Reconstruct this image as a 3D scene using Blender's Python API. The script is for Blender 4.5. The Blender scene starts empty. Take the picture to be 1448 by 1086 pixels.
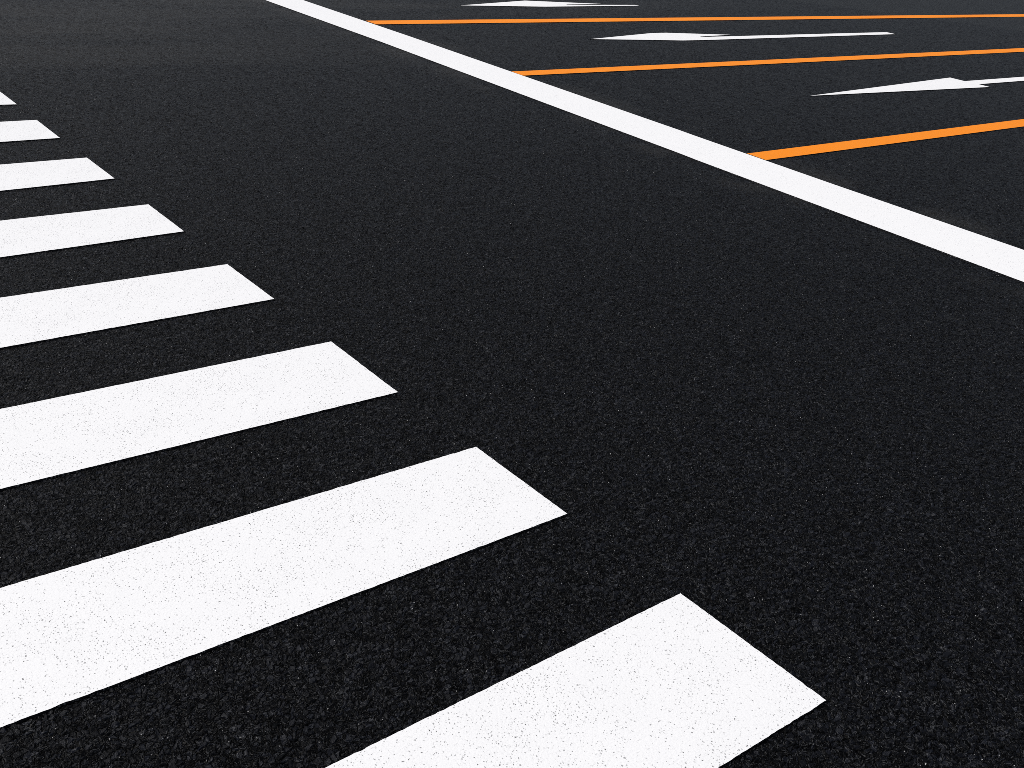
import bpy, bmesh, math, random
import numpy as np
from mathutils import Vector, Matrix, noise

random.seed(7)
S = bpy.context.scene
COL = S.collection

# ------------------------------------------------------------------ node helpers
class NT:
    def __init__(self, tree):
        self.t = tree; self.n = tree.nodes; self.l = tree.links
    def new(self, kind, **kw):
        n = self.n.new(kind)
        for k, v in kw.items():
            setattr(n, k, v)
        return n
    def put(self, sock, v):
        if hasattr(v, 'is_output'):
            self.l.new(v, sock)
        else:
            sock.default_value = v
    def math(self, op, a, b=None, c=None, clamp=False):
        n = self.new('ShaderNodeMath', operation=op, use_clamp=clamp)
        self.put(n.inputs[0], a)
        if b is not None: self.put(n.inputs[1], b)
        if c is not None: self.put(n.inputs[2], c)
        return n.outputs[0]
    def vmath(self, op, a, b=None, scale=None):
        n = self.new('ShaderNodeVectorMath', operation=op)
        self.put(n.inputs[0], a)
        if b is not None: self.put(n.inputs[1], b)
        if scale is not None: self.put(n.inputs['Scale'], scale)
        return n.outputs['Value'] if op in ('DOT_PRODUCT', 'LENGTH') else n.outputs[0]
    def ramp(self, v, lo, hi, a=0.0, b=1.0, smooth=True):
        n = self.new('ShaderNodeMapRange', interpolation_type='SMOOTHSTEP' if smooth else 'LINEAR', clamp=True)
        self.put(n.inputs['Value'], v)
        self.put(n.inputs['From Min'], lo); self.put(n.inputs['From Max'], hi)
        self.put(n.inputs['To Min'], a); self.put(n.inputs['To Max'], b)
        return n.outputs['Result']
    def mixc(self, f, a, b):
        n = self.new('ShaderNodeMix', data_type='RGBA')
        self.put(n.inputs[0], f); self.put(n.inputs[6], a); self.put(n.inputs[7], b)
        return n.outputs[2]
    def vor(self, vec, scale, feature='F1', rnd=1.0):
        n = self.new('ShaderNodeTexVoronoi', voronoi_dimensions='2D', feature=feature)
        self.put(n.inputs['Vector'], vec)
        n.inputs['Scale'].default_value = scale
        n.inputs['Randomness'].default_value = rnd
        return n
    def noise(self, vec, scale, detail=2.0, rough=0.5, dims='2D'):
        n = self.new('ShaderNodeTexNoise', noise_dimensions=dims)
        self.put(n.inputs['Vector'], vec)
        n.inputs['Scale'].default_value = scale
        n.inputs['Detail'].default_value = detail
        n.inputs['Roughness'].default_value = rough
        return n
    def mapping(self, vec, scale=(1, 1, 1), rot=0.0, loc=(0, 0, 0)):
        n = self.new('ShaderNodeMapping')
        self.put(n.inputs['Vector'], vec)
        n.inputs['Scale'].default_value = scale
        n.inputs['Rotation'].default_value = (0, 0, rot)
        n.inputs['Location'].default_value = loc
        return n.outputs[0]

def new_mat(name):
    m = bpy.data.materials.new(name)
    m.use_nodes = True
    t = NT(m.node_tree)
    t.n.clear()
    out = t.new('ShaderNodeOutputMaterial')
    p = t.new('ShaderNodeBsdfPrincipled')
    t.l.new(p.outputs[0], out.inputs['Surface'])
    return m, t, p, out

# ------------------------------------------------------------------ asphalt
GLINT = 0.47  # strength of the bright glints painted on the stones
def asphalt_material():
    m, t, p, out = new_mat('fresh_black_asphalt')
    m.displacement_method = 'BOTH'
    P = t.new('ShaderNodeTexCoord').outputs['Object']
    # stones are not round: the cell pattern is bent by a slow wobble
    w = t.noise(P, 38, 1.0)
    wob = t.vmath('SCALE', t.vmath('SUBTRACT', w.outputs['Color'], (0.5, 0.5, 0.5)), scale=0.016)
    Q = t.vmath('ADD', P, wob)

    def stones(vec, scale, depth, tilt, seat, gap):
        v = t.vor(vec, scale)
        e = t.vor(vec, scale, 'DISTANCE_TO_EDGE')
        d = t.vmath('SUBTRACT', t.vmath('SCALE', vec, scale=scale), t.vmath('SCALE', v.outputs['Position'], scale=scale))
        k = t.vmath('SUBTRACT', v.outputs['Color'], (0.5, 0.5, 0.5))
        lean = t.vmath('DOT_PRODUCT', t.vmath('MULTIPLY', d, (1, 1, 0)), k)
        sep = t.new('ShaderNodeSeparateColor'); t.put(sep.inputs[0], v.outputs['Color'])
        h = t.math('MULTIPLY_ADD', lean, tilt, t.math('MULTIPLY', sep.outputs[2], -seat))
        g = t.ramp(e.outputs['Distance'], 0.0, gap, -depth, 0.0)
        return t.math('ADD', h, g), sep, e

    h1, c1, e1 = stones(Q, 76.0, 0.0062, 0.0150, 0.0036, 0.26)      # about 14 mm chippings
    h2, c2, e2 = stones(t.mapping(Q, rot=0.7, loc=(3.1, 1.7, 0)), 140.0, 0.0024, 0.0060, 0.0014, 0.30)
    h2 = t.math('SUBTRACT', h2, 0.0021)
    fine = t.noise(P, 420, 2.0, 0.6).outputs['Fac']
    h = t.math('SMOOTH_MAX', h1, h2, 0.0008)
    h = t.math('ADD', h, t.math('MULTIPLY', t.math('SUBTRACT', fine, 0.5), 0.0011))
    sw = t.noise(P, 1.3, 2.0).outputs['Fac']
    h = t.math('ADD', h, t.math('MULTIPLY', t.math('SUBTRACT', sw, 0.5), 0.002))
    h = t.math('MINIMUM', t.math('SUBTRACT', h, 0.0010), 0.0011)      # rolled flat: no stone stands above the paint
    dn = t.new('ShaderNodeDisplacement')
    t.put(dn.inputs['Height'], h)
    dn.inputs['Midlevel'].default_value = 0.0
    dn.inputs['Scale'].default_value = 1.0
    t.l.new(dn.outputs[0], out.inputs['Displacement'])

    # colour: bitumen film, a few bare pale grains, faint dust
    base = t.mixc(t.math('POWER', c1.outputs[0], 2.2), (0.0005, 0.00055, 0.0009, 1), (0.0057, 0.0068, 0.0106, 1))
    # glints painted into the colour: stone rims and broken, thread-like lines
    def threads(scale, width, lo, hi, seed):
        v = t.mapping(Q, rot=seed, loc=(seed * 3.7, -seed * 2.1, 0))
        n = t.noise(v, scale, 1.5, 0.55).outputs['Fac']
        line = t.ramp(t.math('ABSOLUTE', t.math('SUBTRACT', n, 0.5)), 0.0, width, 1.0, 0.0)
        mask = t.ramp(t.noise(v, scale * 0.8, 2.0, 0.6).outputs['Color'], lo, hi)
        return t.math('MULTIPLY', line, mask)
    edge = e1.outputs['Distance']
    rim = t.math('MULTIPLY', t.ramp(edge, 0.09, 0.13), t.ramp(edge, 0.15, 0.22, 1.0, 0.0))
    rim = t.math('MULTIPLY', rim, t.ramp(t.noise(P, 75, 2.0).outputs['Fac'], 0.50, 0.64))
    th = t.math('MAXIMUM', threads(52, 0.022, 0.50, 0.57, 0.3), threads(22, 0.014, 0.49, 0.56, 1.9))
    glint = t.math('MAXIMUM', rim, th)
    base = t.mixc(t.math('MULTIPLY', glint, GLINT), base, (0.084, 0.087, 0.094, 1))
    blot = t.noise(P, 17, 3.0, 0.65).outputs['Fac']
    base = t.mixc(t.ramp(blot, 0.52, 0.66, 0.0, 0.15), base, (0.0007, 0.0007, 0.0009, 1))
    base = t.mixc(t.ramp(edge, 0.03, 0.12, 0.95, 0.0), base, (0.0001, 0.0001, 0.00015, 1))
    big = t.noise(t.mapping(P, (0.22, 0.9, 1)), 0.75, 4.0, 0.55).outputs['Fac']
    dust = t.ramp(big, 0.44, 0.68, 0.0, 0.012)
    # dust swept against both sides of the stop line
    sep = t.new('ShaderNodeSeparateXYZ'); t.put(sep.inputs[0], P)
    dust = t.math('MULTIPLY', dust, t.ramp(t.math('MULTIPLY_ADD', sep.outputs[0], -0.45, sep.outputs[1]), 4.5, 9.0))
    off = t.math('ABSOLUTE', t.math('SUBTRACT', sep.outputs[0], 5.355))
    near = t.ramp(off, 0.27, 0.62, 1.0, 0.0)
    patch = t.ramp(t.noise(P, 1.1, 3.0, 0.6).outputs['Fac'], 0.44, 0.62)
    dust2 = t.math('MULTIPLY', t.math('MULTIPLY', near, patch), 0.013)
    dustall = t.math('ADD', dust, dust2)
    base = t.mixc(dustall, base, (1.0, 0.95, 0.86, 1))
    # grains
    gv = t.vor(t.mapping(P, rot=0.3), 210.0)
    gs = t.new('ShaderNodeSeparateColor'); t.put(gs.inputs[0], gv.outputs['Color'])
    pick = t.math('GREATER_THAN', gs.outputs[0], 0.9945)
    core = t.ramp(gv.outputs['Distance'], 0.18, 0.32, 1.0, 0.0)
    grain = t.math('MULTIPLY', pick, core)
    gcol = t.mixc(gs.outputs[1], (0.06, 0.06, 0.065, 1), (0.42, 0.42, 0.42, 1))
    base = t.mixc(grain, base, gcol)
    t.put(p.inputs['Base Color'], base)
    rough = t.math('MULTIPLY_ADD', c1.outputs[1], 0.20, 0.34)
    t.put(p.inputs['Roughness'], rough)
    p.inputs['Specular IOR Level'].default_value = 0.085
    return m

# ------------------------------------------------------------------ road paint
def paint_material(name, col_a, col_b, holes, spec=0.14):
    m, t, p, out = new_mat(name)
    P = t.new('ShaderNodeTexCoord').outputs['Object']
    # pores where the coating did not close over the stones
    wob = t.vmath('SCALE', t.vmath('SUBTRACT', t.noise(P, 120, 1.0).outputs['Color'], (0.5, 0.5, 0.5)), scale=0.006)
    Q = t.vmath('ADD', P, wob)
    def pores(scale, keep, r0, r1, rot):
        v = t.vor(t.mapping(Q, (1, 0.72, 1), rot=rot), scale)
        s = t.new('ShaderNodeSeparateColor'); t.put(s.inputs[0], v.outputs['Color'])
        rad = t.math('MULTIPLY_ADD', s.outputs[1], r1 - r0, r0)
        inside = t.ramp(t.math('SUBTRACT', v.outputs['Distance'], rad), -0.06, 0.03, 1.0, 0.0)
        return t.math('MULTIPLY', inside, t.math('LESS_THAN', s.outputs[0], keep)), s
    clump = t.noise(P, 5.0, 3.0, 0.6).outputs['Fac']
    k1 = t.ramp(clump, 0.3, 0.7, 0.10 * holes, 0.31 * holes)
    a, sa = pores(70.0, k1, 0.05, 0.115, 0.4)
    b, sb = pores(150.0, t.math('MULTIPLY', k1, 2.0), 0.08, 0.24, 1.1)
    # scratch-like hairline pores between stones
    e = t.vor(Q, 72.0, 'DISTANCE_TO_EDGE').outputs['Distance']
    hair = t.math('MULTIPLY', t.ramp(e, 0.0, 0.045, 1.0, 0.0), t.ramp(t.noise(P, 60, 2.0).outputs['Fac'], 0.60, 0.72))
    tone = t.noise(P, 7.0, 6.0, 0.68).outputs['Fac']
    c = t.mixc(tone, col_a, col_b)
    fine = t.noise(P, 260, 2.0, 0.6).outputs['Fac']
    c = t.mixc(t.ramp(fine, 0.50, 0.80, 0.0, 0.20 * holes), c, (0.30, 0.30, 0.31, 1))
    c = t.mixc(t.math('MULTIPLY', hair, 0.55 * holes), c, (0.12, 0.12, 0.125, 1))
    c = t.mixc(t.math('MULTIPLY', b, 0.62), c, (0.09, 0.09, 0.095, 1))
    c = t.mixc(t.math('MULTIPLY', a, 0.85), c, (0.04, 0.04, 0.043, 1))
    t.put(p.inputs['Base Color'], c)
    p.inputs['Roughness'].default_value = 0.55
    p.inputs['Specular IOR Level'].default_value = spec
    # soft relief of the stones under the coat
    hh = t.math('MULTIPLY', t.ramp(e, 0.0, 0.3), 0.0004)
    hh = t.math('ADD', hh, t.math('MULTIPLY', fine, 0.0006))
    hh = t.math('SUBTRACT', hh, t.math('MULTIPLY', t.math('MAXIMUM', a, b), 0.0012))
    bn = t.new('ShaderNodeBump')
    bn.inputs['Strength'].default_value = 0.26
    bn.inputs['Distance'].default_value = 1.0
    t.put(bn.inputs['Height'], hh)
    t.l.new(bn.outputs[0], p.inputs['Normal'])
    return m

def edge_material():  # dark, mottled tone for the side walls of the paint coats
    m, t, p, out = new_mat('dark_paint_edge')
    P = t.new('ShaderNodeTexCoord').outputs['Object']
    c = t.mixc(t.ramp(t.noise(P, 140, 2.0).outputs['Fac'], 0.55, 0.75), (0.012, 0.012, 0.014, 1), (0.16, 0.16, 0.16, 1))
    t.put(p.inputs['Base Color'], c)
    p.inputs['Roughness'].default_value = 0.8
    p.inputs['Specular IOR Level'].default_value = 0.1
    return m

PAINT_EDGE = edge_material()
ASPHALT = asphalt_material()
WHITE = paint_material('white_road_paint', (0.772, 0.776, 0.784, 1), (0.808, 0.810, 0.815, 1), 1.0)
LIGHTER_WHITE = paint_material('lighter_white_road_paint', (0.795, 0.798, 0.804, 1), (0.82, 0.821, 0.824, 1), 0.4)  # lighter white with fewer pores, for stop line and arrows
ORANGE = paint_material('orange_road_paint', (0.81, 0.226, 0.002, 1), (0.85, 0.244, 0.003, 1), 0.35, 0.12)

# ------------------------------------------------------------------ objects
def tag(o, label, cat, group=None):
    o['label'] = label; o['category'] = cat
    if group: o['group'] = group

def link(name, me, mat, parent=None):
    o = bpy.data.objects.new(name, me)
    COL.objects.link(o)
    if mat: me.materials.append(mat)
    if parent: o.parent = parent
    return o

TOP = 0.0016           # how far the paint stands proud of the stone tops
def slab(name, pts, mat, parent=None, loc=(0, 0), top=TOP, rag=None, origin=None):
    """A coat of paint: a thin closed prism over a ground outline (counter-clockwise)."""
    out = []
    n = len(pts)
    for i in range(n):
        a, b = Vector(pts[i]), Vector(pts[(i + 1) % n])
        L = (b - a).length
        amp = 0.0 if rag is None else rag
        if amp <= 0:
            out.append(a); continue
        seg = max(1, int(L / 0.006))
        nrm = Vector((b.y - a.y, a.x - b.x)) / L
        for j in range(seg):
            q = a.lerp(b, j / seg)
            if j == 0:
                out.append(q); continue
            k = noise.noise(Vector((q.x * 70, q.y * 70, 3.3))) * 0.9 + noise.noise(Vector((q.x * 22, q.y * 22, 9.1))) * 0.3
            bite = max(0.0, noise.noise(Vector((q.x * 45, q.y * 45, 5.7))) - 0.38) * 3.0
            out.append(q + nrm * amp * (k - bite))
    ox, oy = loc
    bm = bmesh.new()
    up = [bm.verts.new((q.x - ox, q.y - oy, top)) for q in out]
    lo = [bm.verts.new((q.x - ox, q.y - oy, -0.006)) for q in out]
    bm.faces.new(up)
    N = len(out)
    for i in range(N):
        j = (i + 1) % N
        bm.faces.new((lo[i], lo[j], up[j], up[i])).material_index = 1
    bm.normal_update()
    me = bpy.data.meshes.new(name)
    bm.to_mesh(me); bm.free()
    o = link(name, me, mat, parent)
    me.materials.append(PAINT_EDGE)
    if parent is None:
        o.location = (ox, oy, 0)
    return o

# --- the road: one sheet to the horizon, tessellated finely around the crossing so the stones are real relief
def build_road():
    d = 0.00138
    r_in = np.array([0.0, 0.4, 0.8, 1.1])
    nr = int(math.log(19.0 / 1.25) / d)
    r_mid = 1.25 * np.exp(np.arange(nr) * d)
    r_out = np.array([20, 22, 26, 33, 45, 65, 100, 160, 260, 420, 700])
    R = np.concatenate([r_in[1:], r_mid, r_out])
    a0, a1 = math.radians(5), math.radians(96)
    na = int((a1 - a0) / d)
    A = np.concatenate([np.linspace(a0, a1, na), np.linspace(a1, a0 + 2 * math.pi, 70)[1:-1]])
    nR, nA = len(R), len(A)
    X = np.outer(R, np.cos(A)); Y = np.outer(R, np.sin(A))
    co = np.zeros((nR * nA + 1, 3), np.float32)
    co[1:, 0] = X.ravel(); co[1:, 1] = Y.ravel()
    idx = np.arange(nR * nA, dtype=np.int32).reshape(nR, nA) + 1
    nxt = np.roll(idx, -1, axis=1)
    q = np.stack([idx[:-1], idx[1:], nxt[1:], nxt[:-1]], -1).reshape(-1, 4)
    tri = np.stack([np.zeros(nA, np.int32), idx[0], nxt[0]], -1)
    loops = np.concatenate([q.ravel(), tri.ravel()]).astype(np.int32)
    nq, nt = len(q), len(tri)
    tot = np.concatenate([np.full(nq, 4), np.full(nt, 3)])
    start = np.concatenate([[0], np.cumsum(tot)[:-1]]).astype(np.int32)
    me = bpy.data.meshes.new('road')
    me.vertices.add(len(co)); me.vertices.foreach_set('co', co.ravel())
    me.loops.add(len(loops)); me.loops.foreach_set('vertex_index', loops)
    me.polygons.add(nq + nt); me.polygons.foreach_set('loop_start', start)
    me.update(calc_edges=True)
    o = link('road', me, ASPHALT)
    o['kind'] = 'structure'
    tag(o, 'smooth fresh black asphalt road surface with fine chippings', 'road')
    return o
build_road()

# --- zebra crossing: (far right, near right, far left, near left), metres on the ground
STRIPES = [
    ((1.383, 7.530), (1.403, 7.084), (1.24, 7.535), (1.305, 7.096)),
    ((1.418, 6.654), (1.436, 6.201), (1.210, 6.661), (1.111, 6.206)),
    ((1.461, 5.752), (1.481, 5.324), (1.014, 5.756), (0.915, 5.303)),
    ((1.501, 4.852), (1.521, 4.415), (0.818, 4.857), (0.717, 4.392)),
    ((1.542, 3.947), (1.565, 3.513), (0.624, 3.960), (0.527, 3.515)),
    ((1.588, 3.055), (1.608, 2.592), (0.431, 3.072), (0.332, 2.615)),
    ((1.644, 2.161), (1.669, 1.724), (0.237, 2.179), (0.138, 1.725)),
    ((1.705, 1.291), (1.730, 0.832), (0.655, 1.279), (1.361, 0.835)),
]
SLAB = [
    'white crosswalk stripe farthest from the viewer, only its small pointed corner in view',
    'white crosswalk stripe second farthest away, a short clean bar just below the tiny corner',
    'white crosswalk stripe third farthest from the viewer, between two other short clean bars',
    'white crosswalk stripe fourth farthest from the viewer, clean and without visible pores',
    'white crosswalk stripe fourth from the viewer, its end level with the picture\'s upper middle',
    'white speckled crosswalk stripe third from the viewer, its end at half the picture\'s height',
    'longest visible white crosswalk stripe, speckled, second from the viewer and reaching the left edge',
    'nearest white crosswalk stripe with the most dark pores, cut off by the bottom edge',
]
LEFT = -2.4
for k, (tr, br, lt, lb) in enumerate(STRIPES):
    pts = [lb, br, tr, lt, (LEFT, lt[1]), (LEFT, lb[1])]
    if k == 7:
        pts = [br, tr, lt, (LEFT, 1.279), (LEFT, 0.835), lb]
    rag = 0.0016 if k >= 3 else 0.0010
    o = slab('crosswalk_stripe', pts, WHITE, loc=((LEFT + br[0]) / 2, (tr[1] + br[1]) / 2), rag=rag)
    tag(o, SLAB[k], 'crosswalk stripe', 'white stripes of the pedestrian crossing')

# --- stop line
near_edge = [(5.060, -2.2), (5.081, 2.133), (5.100, 4.50), (5.108, 4.67), (5.140, 8.0), (5.150, 8.856), (5.125, 11.55), (5.12, 12.9)]
far_edge = [(5.63, 12.9), (5.610, 11.55), (5.632, 9.11), (5.618, 5.18), (5.612, 5.02), (5.600, 3.72), (5.606, 2.416), (5.600, -2.2)]
stop_pts = far_edge[::-1] + near_edge[::-1]
o = slab('stop_line', stop_pts, LIGHTER_WHITE, loc=(5.36, 5.3), rag=0.0003)
tag(o, 'long wide white stop line running diagonally across the road', 'stop line')

# --- orange lane lines, butted against the stop line
LANES = [
    (5.650, 10.085, 9.850, 20.0, 10.062, 9.800),
    (5.634, 7.349, 7.171, 14.6, 7.300, 7.080),
    (5.620, 4.499, 4.325, 9.4, 4.481, 4.295),
]
LL = ['thin orange lane line farthest from the viewer, just below the shortest white arrow',
      'orange lane line in the middle of three, meeting the white stop line',
      'thickest orange lane line, nearest of three, ending against the stop line']
for (x0, ya, yb, x1, yc, yd), lab in zip(LANES, LL):
    dy = (yc - ya) / (x1 - x0), (yd - yb) / (x1 - x0)
    x2 = 34.0
    pts = [(x0, yb), (x1, yd), (x2, yd), (x2, yc), (x1, yc), (x0, ya)]
    o = slab('lane_line', pts, ORANGE, loc=((x0 + x2) / 2, (ya + yb) / 2), top=TOP - 0.0006)
    tag(o, lab, 'lane line', 'orange lane lines')

# --- lane arrows: head and shaft
def arrow(loc, head, shaft, label):
    r = bpy.data.objects.new('lane_arrow', None)
    r.empty_display_size = 0.3
    COL.objects.link(r); r.location = (loc[0], loc[1], 0)
    tag(r, label, 'road arrow', 'white lane arrows')
    slab('arrowhead', head, LIGHTER_WHITE, r, loc)
    slab('shaft', shaft, LIGHTER_WHITE, r, loc)

# straight on: barbs either side of the shaft
arrow((11.0, 5.79),
      [(7.99, 5.80), (10.79, 5.575), (10.80, 5.715), (10.79, 5.875), (10.80, 6.06)],
      [(10.80, 5.715), (11.75, 5.70), (14.2, 5.675), (14.2, 5.835), (12.06, 5.86), (10.79, 5.875)],
      'white straight-ahead arrow with long pointed head between the nearest two orange lines')
# turning: the head lies sideways on a bent shaft
arrow((10.4, 8.7),
      [(7.78, 8.74), (8.4, 8.635), (9.55, 8.722), (10.18, 8.785), (9.25, 9.01), (9.0, 9.01)],
      [(8.4, 8.635), (9.05, 8.515), (9.40, 8.505), (13.41, 8.53), (13.42, 8.69), (9.55, 8.690), (9.55, 8.722)],
      'white arrow with flat hooked head and long thin tail between two farther orange lines')
arrow((9.2, 11.2),
      [(7.62, 11.14), (8.3, 11.085), (9.46, 11.22), (10.17, 11.27), (8.99, 11.56)],
      [(8.3, 11.085), (8.94, 11.03), (10.76, 11.11), (10.74, 11.18), (9.46, 11.19), (9.46, 11.22)],
      'small white hooked arrow beyond the farthest orange line, near the top edge')

# ------------------------------------------------------------------ light
SUN_EL = math.radians(54)
SUN_AZ = math.radians(132)         # direction towards the sun, counter-clockwise from +X
to_sun = Vector((math.cos(SUN_EL) * math.cos(SUN_AZ), math.cos(SUN_EL) * math.sin(SUN_AZ), math.sin(SUN_EL)))
w = bpy.data.worlds.new('World'); S.world = w; w.use_nodes = True
wt = NT(w.node_tree); wt.n.clear()
sky = wt.new('ShaderNodeTexSky', sky_type='NISHITA', sun_disc=False)
sky.sun_elevation = SUN_EL
sky.sun_rotation = math.pi / 2 - SUN_AZ
sky.dust_density = 3.0
haze = wt.new('ShaderNodeHueSaturation'); haze.inputs['Saturation'].default_value = 0.55
wt.l.new(sky.outputs[0], haze.inputs['Color'])
bg = wt.new('ShaderNodeBackground'); bg.inputs['Strength'].default_value = 0.10
wo = wt.new('ShaderNodeOutputWorld')
wt.l.new(haze.outputs[0], bg.inputs[0]); wt.l.new(bg.outputs[0], wo.inputs[0])

ld = bpy.data.lights.new('sun', 'SUN'); ld.energy = 2.93; ld.angle = math.radians(0.5); ld.color = (1.0, 0.965, 0.92)
lo = bpy.data.objects.new('sun', ld); COL.objects.link(lo)
lo.rotation_euler = to_sun.to_track_quat('Z', 'Y').to_euler()
lo.location = to_sun * 30

# ------------------------------------------------------------------ camera
cd = bpy.data.cameras.new('camera'); cd.sensor_width = 36; cd.lens = 1390 / 1448 * 36
cd.clip_start = 0.05; cd.clip_end = 2000
co = bpy.data.objects.new('camera', cd); COL.objects.link(co)
r = Vector((0.7997963377, -0.5936631499, 0.0888250115))
u = Vector((0.2159594993, 0.4226412953, 0.8801907834))
f = Vector((0.5600779524, 0.6847907600, -0.4662341709))
M = Matrix((r, u, -f)).transposed().to_4x4()
M.translation = (0, 0, 1.67294)
co.matrix_world = M
S.camera = co

S.view_settings.view_transform = 'Standard'
S.view_settings.look = 'None'
S.view_settings.gamma = 1.0
S.view_settings.exposure = 0.0
S.cycles.use_denoising = False
S.cycles.filter_width = 0.75
S.cycles.sample_clamp_direct = 3.0
